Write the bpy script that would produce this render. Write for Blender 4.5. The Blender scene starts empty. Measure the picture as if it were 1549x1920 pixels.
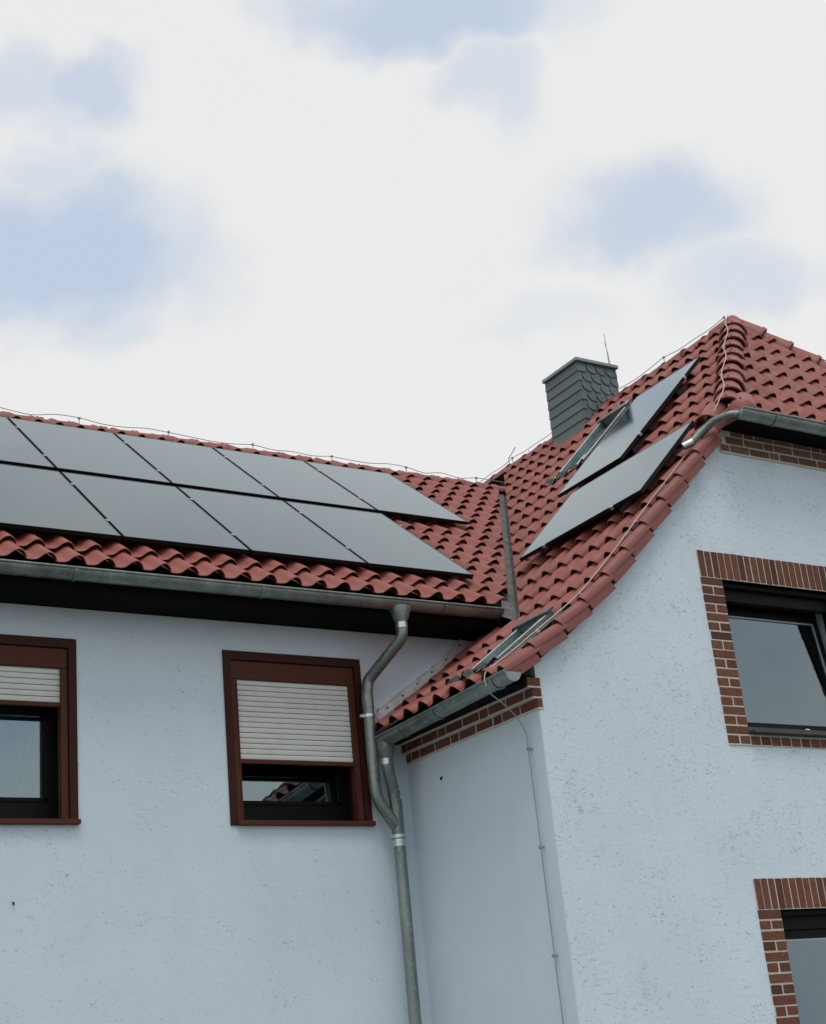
import bpy, math, random
from mathutils import Vector, Matrix
random.seed(7)
R = math.radians
C = bpy.context.scene.collection
scene = bpy.context.scene
EYE = 1.6                      # everything below is measured from eye level, then lifted by this at the end

# ------------------------------------------------------------------ camera
CAM = Vector((-7.021, -11.1018, 0.0))
YAW, PITCH, ROLL, FPX, PW, PH = R(33.489), R(20.9327), R(-5.7366), 2796.8211, 1549.0, 1920.0
_f = Vector((math.sin(YAW)*math.cos(PITCH), math.cos(YAW)*math.cos(PITCH), math.sin(PITCH)))
_r = Vector((math.cos(YAW), -math.sin(YAW), 0)); _u = _r.cross(_f)
CR = math.cos(ROLL)*_r + math.sin(ROLL)*_u
CU = -math.sin(ROLL)*_r + math.cos(ROLL)*_u
cd = bpy.data.cameras.new('camera'); cam = bpy.data.objects.new('camera', cd); C.objects.link(cam)
cd.sensor_fit = 'VERTICAL'; cd.sensor_height = 24.0; cd.lens = 24.0*FPX/PH
cd.clip_start = 0.1; cd.clip_end = 5000
cam.matrix_world = Matrix(((CR.x, CU.x, -_f.x, CAM.x), (CR.y, CU.y, -_f.y, CAM.y), (CR.z, CU.z, -_f.z, EYE), (0, 0, 0, 1)))
scene.camera = cam
def pix(p):                    # world point -> photo pixel (only used to choose which tiles are separate objects)
    v = Vector(p)-CAM; w = v.dot(_f)
    return PW/2+FPX*v.dot(CR)/w, PH/2-FPX*v.dot(CU)/w, w
def pdir(x, y):
    return (_f*FPX + CR*(x-PW/2) - CU*(y-PH/2)).normalized()

scene.view_settings.view_transform = 'Standard'; scene.view_settings.look = 'None'
scene.view_settings.exposure = 0.0; scene.view_settings.gamma = 1.0
scene.cycles.use_denoising = True
scene.cycles.max_bounces = 6; scene.cycles.diffuse_bounces = 3; scene.cycles.glossy_bounces = 3

# ------------------------------------------------------------------ sky: bright broken cloud with pale blue gaps
SUN_EL, SUN_AZ = R(68), R(205)          # high, veiled by thin cloud, behind the camera's left shoulder
world = bpy.data.worlds.new('World'); scene.world = world; world.use_nodes = True
nt = world.node_tree; N = nt.nodes; Lk = nt.links
for n in list(N): N.remove(n)
def nd(t, **kw):
    n = N.new(t)
    for k, v in kw.items(): setattr(n, k, v)
    return n
def val(sock, v):
    if isinstance(v, (int, float, tuple, list, Vector)): sock.default_value = v
    else: Lk.new(v, sock)
def M_(op, a, b=None, c=None, clamp=False):
    n = nd('ShaderNodeMath', operation=op, use_clamp=clamp); val(n.inputs[0], a)
    if b is not None: val(n.inputs[1], b)
    if c is not None: val(n.inputs[2], c)
    return n.outputs[0]
def V_(op, a, b=None, out=0):
    n = nd('ShaderNodeVectorMath', operation=op); val(n.inputs[0], a)
    if b is not None: val(n.inputs[1], b)
    return n.outputs[out]
def smooth(x, lo, hi):
    n = nd('ShaderNodeMapRange', interpolation_type='SMOOTHSTEP'); val(n.inputs[0], x)
    n.inputs[1].default_value = lo; n.inputs[2].default_value = hi
    return n.outputs[0]
tc = nd('ShaderNodeTexCoord'); D0 = tc.outputs['Generated']
def noise(vec, scale, detail, rough=0.55):
    n = nd('ShaderNodeTexNoise'); val(n.inputs['Vector'], vec)
    n.inputs['Scale'].default_value = scale; n.inputs['Detail'].default_value = detail; n.inputs['Roughness'].default_value = rough
    return n
nw = noise(D0, 9.0, 3.0)
warp = V_('MULTIPLY', V_('SUBTRACT', nw.outputs['Color'], (0.5, 0.5, 0.5)), (0.075, 0.075, 0.075))
nw2 = noise(D0, 22.0, 4.0)
warp2 = V_('MULTIPLY', V_('SUBTRACT', nw2.outputs['Color'], (0.5, 0.5, 0.5)), (0.045, 0.045, 0.045))
DW = V_('ADD', V_('ADD', D0, warp), warp2)
gaps = [(110, 480, 300, 150, 1.0), (165, 195, 130, 75, .8), (20, 165, 110, 75, .55), (90, 330, 130, 80, .5), (240, 590, 110, 80, .45),
        (1210, 405, 210, 125, .85), (1400, 545, 190, 90, .5), (800, 0, 330, 85, .95), (905, 150, 90, 100, .5), (1010, 600, 120, 40, .18)]
m = None
for (px, py, rx, ry, st) in gaps:
    c = pdir(px, py)
    off = V_('SUBTRACT', DW, tuple(c))
    du = M_('MULTIPLY', V_('DOT_PRODUCT', off, tuple(CR), out=1), FPX/rx)
    dv = M_('MULTIPLY', V_('DOT_PRODUCT', off, tuple(CU), out=1), FPX/ry)
    dw_ = M_('MULTIPLY', V_('DOT_PRODUCT', off, tuple(_f), out=1), 2.0)
    rr = M_('SQRT', M_('ADD', M_('ADD', M_('MULTIPLY', du, du), M_('MULTIPLY', dv, dv)), M_('MULTIPLY', dw_, dw_)))
    k = M_('MULTIPLY', M_('SUBTRACT', 1.0, smooth(rr, 0.35, 1.25)), st)
    m = k if m is None else M_('MAXIMUM', m, k)
# the same kind of broken cloud everywhere else in the sky
wide = noise(V_('ADD', D0, (3.1, 1.7, 0.4)), 3.6, 4.0, 0.5)
away_n = nd('ShaderNodeMapRange', interpolation_type='SMOOTHSTEP')
val(away_n.inputs[0], V_('DOT_PRODUCT', D0, tuple(_f), out=1)); away_n.inputs[1].default_value = 0.86; away_n.inputs[2].default_value = 0.93
away_n.inputs[3].default_value = 1.0; away_n.inputs[4].default_value = 0.0
gen = M_('MULTIPLY', smooth(wide.outputs['Fac'], 0.44, 0.68), away_n.outputs[0])
m = M_('MAXIMUM', m, M_('MULTIPLY', gen, 0.95))
sky = nd('ShaderNodeTexSky', sky_type='NISHITA', sun_disc=False, sun_elevation=SUN_EL, sun_rotation=SUN_AZ)
sky.air_density = 1.0; sky.dust_density = 1.5; sky.ozone_density = 1.0
def mixc(f, a, b):
    n = nd('ShaderNodeMix', data_type='RGBA'); val(n.inputs[0], f); val(n.inputs[6], a); val(n.inputs[7], b)
    return n.outputs[2]
veil = noise(D0, 5.0, 3.0)
cl = mixc(veil.outputs['Fac'], (8.15, 8.25, 8.3, 1), (8.45, 8.45, 8.35, 1))
gap = mixc(0.86, sky.outputs[0], (5.9, 6.8, 8.35, 1))
col = mixc(m, cl, gap)
bg = nd('ShaderNodeBackground'); Lk.new(col, bg.inputs[0]); bg.inputs[1].default_value = 0.1
world.cycles.sampling_method = 'MANUAL'; world.cycles.sample_map_resolution = 512
wo = nd('ShaderNodeOutputWorld'); Lk.new(bg.outputs[0], wo.inputs[0])

sd = bpy.data.lights.new('sun', 'SUN'); sd.energy = 1.3; sd.angle = R(30); sd.color = (1.0, 0.96, 0.9)
sun = bpy.data.objects.new('sun', sd); C.objects.link(sun)
# sun_rotation is measured clockwise from +Y
sdir = Vector((math.sin(SUN_AZ)*math.cos(SUN_EL), math.cos(SUN_AZ)*math.cos(SUN_EL), math.sin(SUN_EL)))
sun.rotation_euler = (-sdir).to_track_quat('-Z', 'Y').to_euler(); sun.location = (0, 0, 30)

# ------------------------------------------------------------------ materials
class Mat:
    def __init__(s, name):
        s.m = bpy.data.materials.new(name); s.m.use_nodes = True; s.t = s.m.node_tree
        s.b = s.t.nodes['Principled BSDF']; s.out = s.t.nodes['Material Output']
    def n(s, t, **kw):
        x = s.t.nodes.new(t)
        for k, v in kw.items(): setattr(x, k, v)
        return x
    def l(s, a, b): s.t.links.new(a, b)
    def pos(s): return s.n('ShaderNodeNewGeometry').outputs['Position']
    def noise(s, scale, detail=4, vec=None, rough=.55, stretch=None):
        x = s.n('ShaderNodeTexNoise'); x.inputs['Scale'].default_value = scale; x.inputs['Detail'].default_value = detail; x.inputs['Roughness'].default_value = rough
        v = vec or s.pos()
        if stretch:
            mp = s.n('ShaderNodeMapping'); mp.inputs['Scale'].default_value = stretch; s.l(v, mp.inputs[0]); v = mp.outputs[0]
        s.l(v, x.inputs['Vector']); return x.outputs['Fac']
    def ramp(s, f, stops):
        r = s.n('ShaderNodeValToRGB'); e = r.color_ramp.elements
        while len(e) < len(stops): e.new(0.5)
        for i, (p, c) in enumerate(stops):
            e[i].position = p; e[i].color = c if len(c) == 4 else (*c, 1)
        s.l(f, r.inputs[0]); return r.outputs[0]
    def mix(s, f, a, b, mode='MIX'):
        x = s.n('ShaderNodeMix', data_type='RGBA', blend_type=mode)
        for i, v in ((0, f), (6, a), (7, b)):
            if isinstance(v, (int, float)): x.inputs[i].default_value = v
            elif isinstance(v, tuple): x.inputs[i].default_value = v if len(v) == 4 else (*v, 1)
            else: s.l(v, x.inputs[i])
        return x.outputs[2]
    def math(s, op, a, b):
        x = s.n('ShaderNodeMath', operation=op)
        for i, v in enumerate((a, b)):
            if isinstance(v, (int, float)): x.inputs[i].default_value = v
            else: s.l(v, x.inputs[i])
        return x.outputs[0]
    def base(s, c):
        if isinstance(c, tuple): s.b.inputs['Base Color'].default_value = (*c, 1)
        else: s.l(c, s.b.inputs['Base Color'])
        return s
    def set(s, **kw):
        for k, v in kw.items():
            i = s.b.inputs[k.replace('_', ' ')]
            if isinstance(v, (int, float)): i.default_value = v
            else: s.l(v, i)
        return s
    def bump(s, h, strength=.3, dist=.01, prev=None):
        x = s.n('ShaderNodeBump'); x.inputs['Strength'].default_value = strength; x.inputs['Distance'].default_value = dist
        s.l(h, x.inputs['Height'])
        if prev is not None: s.l(prev, x.inputs['Normal'])
        s.l(x.outputs[0], s.b.inputs['Normal']); return x.outputs[0]

def plaster(name, colr, pits, pit_amt):
    m = Mat(name)
    soft = m.noise(.9, 5); grime = m.noise(2.4, 6, stretch=(1, 1, .35))
    c = m.mix(m.ramp(soft, [(.3, (0, 0, 0)), (.75, (1, 1, 1))]), tuple(x*.93 for x in colr), colr)
    c = m.mix(m.ramp(grime, [(.52, (0, 0, 0)), (.8, (.35, .35, .35))]), c, tuple(x*.8 for x in (colr[0], colr[1], colr[2]*.97)))
    # scattered worm-like pits of rubbed render
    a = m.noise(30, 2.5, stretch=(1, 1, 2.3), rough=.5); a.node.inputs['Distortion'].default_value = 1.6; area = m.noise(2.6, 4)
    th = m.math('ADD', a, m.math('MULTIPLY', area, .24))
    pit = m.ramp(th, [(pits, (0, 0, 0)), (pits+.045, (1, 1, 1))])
    c = m.mix(m.math('MULTIPLY', pit, pit_amt), c, (.17, .2, .22))  # relief alone shows weakly, so the pits' shade is painted in
    m.base(c).set(Roughness=.92)
    m.b.inputs['Specular IOR Level'].default_value = .2
    p = m.bump(m.noise(150, 4), .35, .004)
    p = m.bump(m.noise(22, 4), .25, .006, p)
    inv = m.math('SUBTRACT', 1.0, pit)
    m.bump(inv, .8, .006, p)
    return m.m
WALLC = (.60, .675, .735)
MAT = {}
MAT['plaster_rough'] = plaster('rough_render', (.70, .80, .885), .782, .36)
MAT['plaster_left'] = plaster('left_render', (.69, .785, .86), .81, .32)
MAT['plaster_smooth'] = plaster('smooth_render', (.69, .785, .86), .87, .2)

def tile_mat(name, a, b, rough=.56):
    m = Mat(name); g = m.n('ShaderNodeNewGeometry')
    rnd = g.outputs['Random Per Island']
    c = m.mix(rnd, a, b)
    c = m.mix(m.ramp(m.noise(3.1, 5), [(.45, (0, 0, 0)), (.8, (.45, .45, .45))]), c, (.13, .055, .045))
    c = m.mix(m.ramp(m.noise(40, 4), [(.6, (0, 0, 0)), (.75, (.3, .3, .3))]), c, (.42, .2, .17))
    m.base(c).set(Roughness=m.ramp(m.noise(9, 4), [(.3, (rough-.06,)*3), (.7, (rough+.14,)*3)]))
    m.bump(m.noise(160, 3), .12, .003)
    return m.m
MAT['tile'] = tile_mat('red_roof_tile', (.275, .072, .055), (.215, .052, .040))
MAT['cap'] = tile_mat('red_ridge_tile', (.31, .094, .08), (.255, .072, .06), .5)  # tile red made lighter and pinker: sky light on the caps, in the colour
MAT['verge'] = tile_mat('red_verge_tile', (.24, .068, .056), (.20, .054, .046), .5)  # tile red made darker: shade of the hanging flaps put into the colour

m = Mat('dark_boards'); m.base(m.mix(m.noise(14, 4, stretch=(.3, 6, 6)), (.004, .0038, .0035), (.008, .007, .006))).set(Roughness=.9, Specular_IOR_Level=.08); MAT['dark_wood'] = m.m  # near-black so that the deep shade under the eaves is in the colour
m = Mat('zinc')
st = m.noise(5, 6, stretch=(1, 1, .25)); c = m.ramp(st, [(.25, (.13, .155, .145)), (.5, (.22, .255, .24)), (.8, (.33, .37, .35))])
c = m.mix(m.ramp(m.noise(38, 5), [(.55, (0, 0, 0)), (.7, (.5, .5, .5))]), c, (.46, .5, .48))
m.base(c).set(Metallic=.75, Roughness=m.ramp(m.noise(12, 4), [(.3, (.3,)*3), (.7, (.55,)*3)])); m.bump(m.noise(30, 4), .15, .004); MAT['zinc'] = m.m
m = Mat('fresh_zinc'); m.base((.62, .66, .66)).set(Metallic=.9, Roughness=m.ramp(m.noise(30, 4), [(.3, (.22,)*3), (.7, (.42,)*3)])); MAT['bright_zinc'] = m.m
m = Mat('weathered_lead'); m.base(m.ramp(m.noise(9, 6, stretch=(1, 1, 1)), [(.3, (.07, .07, .068)), (.55, (.13, .13, .125)), (.75, (.22, .21, .2))])).set(Metallic=.35, Roughness=.55); m.bump(m.noise(26, 4), .3, .006); MAT['lead'] = m.m
m = Mat('dull_lead'); m.base(m.ramp(m.noise(30, 5), [(.35, (.03, .03, .029)), (.7, (.10, .10, .096))])).set(Roughness=.85, Specular_IOR_Level=.2); m.bump(m.noise(50, 4), .4, .006); MAT['dull_lead'] = m.m
m = Mat('white_metal_strip'); m.base(m.ramp(m.noise(12, 5), [(.35, (.62, .61, .59)), (.6, (.82, .82, .8))])).set(Metallic=.1, Roughness=.4); MAT['white_strip'] = m.m
m = Mat('steel_wire'); m.base((.34, .37, .4)).set(Metallic=.6, Roughness=.45); MAT['wire'] = m.m
m = Mat('pale_wire'); m.base((.52, .44, .42)).set(Metallic=.3, Roughness=.5); MAT['pale_wire'] = m.m
m = Mat('solar_glass')
m.base(m.mix(m.noise(1.3, 4), (.006, .012, .016), (.010, .018, .022))).set(Roughness=.4, Specular_IOR_Level=0.0)
g = m.n('ShaderNodeBsdfGlossy'); g.inputs['Color'].default_value = (.86, .96, 1.0, 1); m.l(m.ramp(m.noise(2.2, 5), [(.3, (.05,)*3), (.7, (.10,)*3)]), g.inputs['Roughness'])
fr = m.n('ShaderNodeFresnel'); fr.inputs['IOR'].default_value = 1.45
mx = m.n('ShaderNodeMixShader'); m.l(m.math('MINIMUM', m.math('MULTIPLY', fr.outputs[0], 1.38), 1.0), mx.inputs[0]); m.l(m.b.outputs[0], mx.inputs[1]); m.l(g.outputs[0], mx.inputs[2]); m.l(mx.outputs[0], m.out.inputs[0])
MAT['solar'] = m.m
m = Mat('black_anodised'); m.base((.005, .005, .0055)).set(Roughness=.5, Specular_IOR_Level=.2); MAT['black'] = m.m
m = Mat('grey_cell_edge'); m.base((.36, .42, .45)).set(Metallic=.6, Roughness=.35); MAT['edge'] = m.m

def brick_mat(name, a, b, d):
    m = Mat(name); oi = m.n('ShaderNodeObjectInfo').outputs['Random']
    c = m.ramp(oi, [(0, d), (.18, a), (.6, b), (1, tuple(x*.8 for x in a))])
    c = m.mix(m.ramp(m.noise(26, 5), [(.4, (0, 0, 0)), (.75, (.65, .65, .65))]), c, tuple(x*.45 for x in a))
    c = m.mix(m.ramp(m.noise(70, 4), [(.6, (0, 0, 0)), (.75, (.4, .4, .4))]), c, (.3, .19, .14))
    m.base(c).set(Roughness=.85); m.bump(m.noise(55, 5), .6, .005)
    return m.m
MAT['brick'] = brick_mat('red_brick', (.16, .052, .028), (.185, .07, .04), (.06, .026, .017))
MAT['brick_cornice'] = brick_mat('brown_brick', (.19, .092, .055), (.22, .12, .078), (.14, .066, .042))
m = Mat('mortar'); m.base(m.mix(m.noise(20, 5), (.50, .46, .40), (.66, .62, .55))).set(Roughness=.95); m.bump(m.noise(80, 4), .5, .004); MAT['mortar'] = m.m

m = Mat('brown_frame'); m.base(m.mix(m.noise(8, 5, stretch=(4, 4, .6)), (.072, .020, .010), (.095, .028, .014))).set(Roughness=.6, Specular_IOR_Level=.25); MAT['brown'] = m.m
m = Mat('dark_brown_frame'); m.base(m.mix(m.noise(8, 5, stretch=(4, 4, .6)), (.036, .010, .006), (.05, .014, .008))).set(Roughness=.6, Specular_IOR_Level=.2); MAT['dark_brown'] = m.m
m = Mat('shutter_slat'); m.base(m.mix(m.ramp(m.noise(7, 5), [(.45, (0, 0, 0)), (.8, (.5, .5, .5))]), (.66, .67, .64), (.5, .5, .45))).set(Roughness=.45); MAT['slat'] = m.m
m = Mat('anthracite_frame'); m.base((.0055, .0055, .0055)).set(Roughness=.5, Specular_IOR_Level=.15); MAT['anthracite'] = m.m
m = Mat('grey_sill'); m.base(m.mix(m.noise(9, 4), (.045, .048, .045), (.08, .085, .08))).set(Metallic=.4, Roughness=.45); MAT['sill'] = m.m
m = Mat('blind'); m.base((.36, .45, .48)).set(Roughness=.9); MAT['blind'] = m.m
m = Mat('curtain'); m.base(m.mix(m.noise(5, 3, stretch=(6, 6, .4)), (.36, .46, .48), (.5, .6, .6))).set(Roughness=.9); MAT['curtain'] = m.m
m = Mat('green_reflection'); m.base(m.mix(m.noise(5, 3, stretch=(6, 6, .4)), (.12, .2, .19), (.2, .29, .27))).set(Roughness=.9); MAT['green_reflection'] = m.m  # colour of the reflection sheet in the lower gable window
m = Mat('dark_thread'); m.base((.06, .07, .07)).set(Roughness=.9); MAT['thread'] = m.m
def glass(name, refl, tint):
    m = Mat(name); t = m.t
    gl = m.n('ShaderNodeBsdfGlossy'); gl.inputs['Color'].default_value = (*tint, 1); gl.inputs['Roughness'].default_value = .02
    tr = m.n('ShaderNodeBsdfTransparent'); tr.inputs['Color'].default_value = (.62, .68, .68, 1)
    fr = m.n('ShaderNodeFresnel'); fr.inputs['IOR'].default_value = 1.5
    f = m.math('MINIMUM', m.math('ADD', m.math('MULTIPLY', fr.outputs[0], 1.2), refl), 1.0)
    mx = m.n('ShaderNodeMixShader'); m.l(f, mx.inputs[0]); m.l(tr.outputs[0], mx.inputs[1]); m.l(gl.outputs[0], mx.inputs[2])
    m.l(mx.outputs[0], m.out.inputs[0]); return m.m
MAT['glass'] = glass('window_glass', .18, (.76, .93, 1.0))
m = Mat('slate'); g = m.n('ShaderNodeObjectInfo').outputs['Random']
m.base(m.mix(m.ramp(m.noise(16, 5), [(.4, (0, 0, 0)), (.8, (.5, .5, .5))]), m.mix(g, (.072, .108, .114), (.10, .138, .142)), (.13, .15, .145))).set(Roughness=.5); m.bump(m.noise(60, 4), .25, .003); MAT['slate'] = m.m
m = Mat('slate_backing'); m.base((.008, .01, .011)).set(Roughness=.9); MAT['slate_back'] = m.m
m = Mat('chimney_cap_metal'); m.base(m.mix(m.noise(10, 4), (.2, .25, .26), (.28, .33, .33))).set(Metallic=.4, Roughness=.45); MAT['cap_metal'] = m.m
m = Mat('grass_and_paving'); m.base(m.mix(m.ramp(m.noise(.35, 6), [(.42, (0, 0, 0)), (.55, (1, 1, 1))]), (.09, .11, .07), (.20, .205, .205))).set(Roughness=.95); MAT['ground'] = m.m

# ------------------------------------------------------------------ helpers
WORLD = {}
def link(o, parent, mw):
    C.objects.link(o)
    if parent is None:
        o.matrix_world = mw
    else:
        o.parent = parent; o.matrix_parent_inverse = WORLD[parent.name].inverted(); o.matrix_basis = mw
    WORLD[o.name] = mw.copy()
    return o
def mesh_data(name, vs, fs, mat, smooth=False):
    me = bpy.data.meshes.new(name); me.from_pydata([tuple(v) for v in vs], [], fs); me.materials.append(mat); me.update()
    if smooth: me.polygons.foreach_set('use_smooth', [True]*len(me.polygons))
    return me
def ob(name, me, parent=None, mw=None):
    return link(bpy.data.objects.new(name, me), parent, mw or Matrix())
def tag(o, label=None, cat=None, group=None, kind=None):
    if label: o['label'] = label
    if cat: o['category'] = cat
    if group: o['group'] = group
    if kind: o['kind'] = kind
    return o
def thing(name, loc, label, cat, group=None):
    return tag(link(bpy.data.objects.new(name, None), None, Matrix.Translation(loc)), label, cat, group)

class MB:
    def __init__(s): s.v = []; s.f = []
    def add(s, vs, fs):
        o = len(s.v); s.v += [Vector(v) for v in vs]; s.f += [tuple(i+o for i in f) for f in fs]; return s
    def box(s, x0, x1, y0, y1, z0, z1):
        return s.add([(x0,y0,z0),(x1,y0,z0),(x1,y1,z0),(x0,y1,z0),(x0,y0,z1),(x1,y0,z1),(x1,y1,z1),(x0,y1,z1)],
                     [(0,3,2,1),(4,5,6,7),(0,1,5,4),(1,2,6,5),(2,3,7,6),(3,0,4,7)])
    def cbox(s, x0, x1, y0, y1, z0, z1, c):
        # box with chamfered vertical-face edges (all 12 edges)
        X=(x0,x1);Y=(y0,y1);Z=(z0,z1); vs=[];idx={}
        for i in (0,1):
            for j in (0,1):
                for k in (0,1):
                    sx,sy,sz=(c if i==0 else -c),(c if j==0 else -c),(c if k==0 else -c)
                    for t,p in (('x',(X[i],Y[j]+sy,Z[k]+sz)),('y',(X[i]+sx,Y[j],Z[k]+sz)),('z',(X[i]+sx,Y[j]+sy,Z[k]))):
                        idx[(i,j,k,t)]=len(vs); vs.append(p)
        q=lambda *a:[idx[b] for b in a]; fs=[]
        fs+= [q((0,0,0,'x'),(0,0,1,'x'),(0,1,1,'x'),(0,1,0,'x')), q((1,0,0,'x'),(1,1,0,'x'),(1,1,1,'x'),(1,0,1,'x')),
              q((0,0,0,'y'),(1,0,0,'y'),(1,0,1,'y'),(0,0,1,'y')), q((0,1,0,'y'),(0,1,1,'y'),(1,1,1,'y'),(1,1,0,'y')),
              q((0,0,0,'z'),(0,1,0,'z'),(1,1,0,'z'),(1,0,0,'z')), q((0,0,1,'z'),(1,0,1,'z'),(1,1,1,'z'),(0,1,1,'z'))]
        for a in (0,1):
            for b in (0,1):
                fs.append(q((0,a,b,'y'),(1,a,b,'y'),(1,a,b,'z'),(0,a,b,'z')))
                fs.append(q((a,0,b,'x'),(a,1,b,'x'),(a,1,b,'z'),(a,0,b,'z')))
                fs.append(q((a,b,0,'x'),(a,b,1,'x'),(a,b,1,'y'),(a,b,0,'y')))
                for k in (0,1): fs.append(q((a,b,k,'x'),(a,b,k,'y'),(a,b,k,'z'))) if False else None
        for i in (0,1):
            for j in (0,1):
                for k in (0,1): fs.append(q((i,j,k,'x'),(i,j,k,'y'),(i,j,k,'z')))
        fs=[f for f in fs if f]
        return s.add(vs, fs)
    def tube(s, pts, rad, seg=10, closed_ends=True):
        pts=[Vector(p) for p in pts]; n=len(pts)
        rads = rad if isinstance(rad,(list,tuple)) else [rad]*n
        t=(pts[1]-pts[0]).normalized(); up=Vector((0,0,1)) if abs(t.z)<.9 else Vector((1,0,0))
        a=t.cross(up).normalized(); base=len(s.v)
        for i,p in enumerate(pts):
            if i==0: t=(pts[1]-pts[0])
            elif i==n-1: t=(pts[-1]-pts[-2])
            else: t=(pts[i+1]-pts[i]).normalized()+(pts[i]-pts[i-1]).normalized()
            t.normalize(); a=(a-t*a.dot(t)).normalized(); b=t.cross(a)
            for k in range(seg):
                w=2*math.pi*k/seg; s.v.append(p+(a*math.cos(w)+b*math.sin(w))*rads[i])
        for i in range(n-1):
            for k in range(seg):
                k2=(k+1)%seg; s.f.append((base+i*seg+k,base+i*seg+k2,base+(i+1)*seg+k2,base+(i+1)*seg+k))
        if closed_ends:
            s.f.append(tuple(base+k for k in range(seg))[::-1]); s.f.append(tuple(base+(n-1)*seg+k for k in range(seg)))
        return s
    def prism(s, poly, axis, h):
        """extrude polygon (list of 3D points) along vector"""
        n=len(poly); a=Vector(axis)*h
        vs=[Vector(p) for p in poly]+[Vector(p)+a for p in poly]
        fs=[tuple(range(n))[::-1],tuple(range(n,2*n))]+[(i,(i+1)%n,n+(i+1)%n,n+i) for i in range(n)]
        return s.add(vs,fs)
    def obj(s, name, mat, parent=None, smooth=False, mw=None):
        return ob(name, mesh_data(name, s.v, s.f, MAT[mat], smooth), parent, mw)
def auto_smooth(o, ang=40):
    me=o.data; me.polygons.foreach_set('use_smooth',[True]*len(me.polygons)); me.set_sharp_from_angle(angle=R(ang)); return o
def fillet(pts, r, n=5):
    pts=[Vector(p) for p in pts]; out=[pts[0]]
    for i in range(1,len(pts)-1):
        a,b,c=pts[i-1],pts[i],pts[i+1]; d1=(a-b); d2=(c-b); k=min(r,d1.length*.45,d2.length*.45)
        p=b+d1.normalized()*k; q=b+d2.normalized()*k
        for j in range(n+1):
            t=j/n; out.append(p*(1-t)**2+b*2*t*(1-t)+q*t*t)
    out.append(pts[-1]); return out
def clip(vs, fs, n, k):
    """keep the side n.v <= k"""
    out=MB()
    for f in fs:
        P=[vs[i] for i in f]; Q=[]
        for i in range(len(P)):
            a,b=P[i],P[(i+1)%len(P)]; da,db=n.dot(a)-k,n.dot(b)-k
            if da<=0: Q.append(a)
            if (da<0<db) or (db<0<da): Q.append(a+(b-a)*(da/(da-db)))
        if len(Q)>=3: out.add(Q,[tuple(range(len(Q)))])
    return out.v,out.f
def pw(tab, x):
    if x<=tab[0][0]: a,b=tab[0],tab[1]
    else:
        a,b=tab[-2],tab[-1]
        for i in range(len(tab)-1):
            if tab[i][0]<=x<=tab[i+1][0]: a,b=tab[i],tab[i+1]; break
    return a[1]+(b[1]-a[1])*(x-a[0])/(b[0]-a[0])

def wall_mesh(u0,u1,z0,top,holes,breaks,front,thick,to3):
    """upright wall with rectangular holes and a top line top(u); to3(u,depth,z) -> point"""
    us=sorted({u0,u1,*[b for b in breaks if u0<b<u1],*[h[0] for h in holes],*[h[1] for h in holes]})
    mb=MB()
    def quad(a,b,c,d): mb.add([a,b,c,d],[(0,1,2,3)])
    for ua,ub in zip(us,us[1:]):
        hs=sorted([(h[2],h[3]) for h in holes if h[0]<=ua+1e-6 and h[1]>=ub-1e-6])
        zs=[(z0,z0)]
        segs=[]; lo=(z0,z0)
        for (a,b) in hs: segs.append((lo,(a,a))); lo=(b,b)
        segs.append((lo,(top(ua),top(ub))))
        for (l,h) in segs:
            for dp in (0,thick):
                quad(to3(ua,dp,l[0]),to3(ub,dp,l[1]),to3(ub,dp,h[1]),to3(ua,dp,h[0]))
        a=top(ua);b=top(ub); quad(to3(ua,0,a),to3(ub,0,b),to3(ub,thick,b),to3(ua,thick,a))
    for u in (u0,u1): quad(to3(u,0,z0),to3(u,thick,z0),to3(u,thick,top(u)),to3(u,0,top(u)))
    for (a,b,c,e) in holes:
        quad(to3(a,0,c),to3(b,0,c),to3(b,thick,c),to3(a,thick,c)); quad(to3(a,0,e),to3(b,0,e),to3(b,thick,e),to3(a,thick,e))
        quad(to3(a,0,c),to3(a,thick,c),to3(a,thick,e),to3(a,0,e)); quad(to3(b,0,c),to3(b,thick,c),to3(b,thick,e),to3(b,0,e))
    return mb

# ------------------------------------------------------------------ measured geometry
D = 1.9949                       # the gabled house stands this far forward of the long house
LS = R(38.2162); LT = math.tan(LS)
def zl(y): return 4.0837+LT*(y+.4)           # tile plane of the long house
RY = 3.557; RZ = zl(RY)
LEAVE = -.46
KX=.628; WS = math.atan(1.025)
def wing_raw(x): return 2.933+1.025*KX+.70*(x-KX) if x<KX else 2.933+1.025*x
def zw(x):
    a=.38
    if x<=KX-a or x>=KX+a: return wing_raw(x)
    t=(x-(KX-a))/(2*a); p0,p1,p2=wing_raw(KX-a),wing_raw(KX),wing_raw(KX+a)
    return p0*(1-t)**2+2*p1*t*(1-t)+p2*t*t
WRX = 4.79; WRZ = zw(WRX); WEX=-.36
HT=1.30; HS=math.atan(HT); HYA=-.33
def zh(y): return WRZ+HT*(y-HYA)
HY0=-2.18
GROUND=-EYE
VERGE=-2.095

# ------------------------------------------------------------------ ground
mb=MB(); mb.add([(-1500,-1500,GROUND),(1500,-1500,GROUND),(1500,1500,GROUND),(-1500,1500,GROUND)],[(0,1,2,3)])
tag(mb.obj('ground','ground'),kind='structure')

# ------------------------------------------------------------------ the two houses
house=thing('house',(-4,3.5,GROUND),'long white plastered house with red tiled roof and brown framed windows','house')
gabled=thing('gabled_house',(4.8,0,GROUND),'white gabled house with brick window surrounds and steep half-hipped red roof','house')

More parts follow.
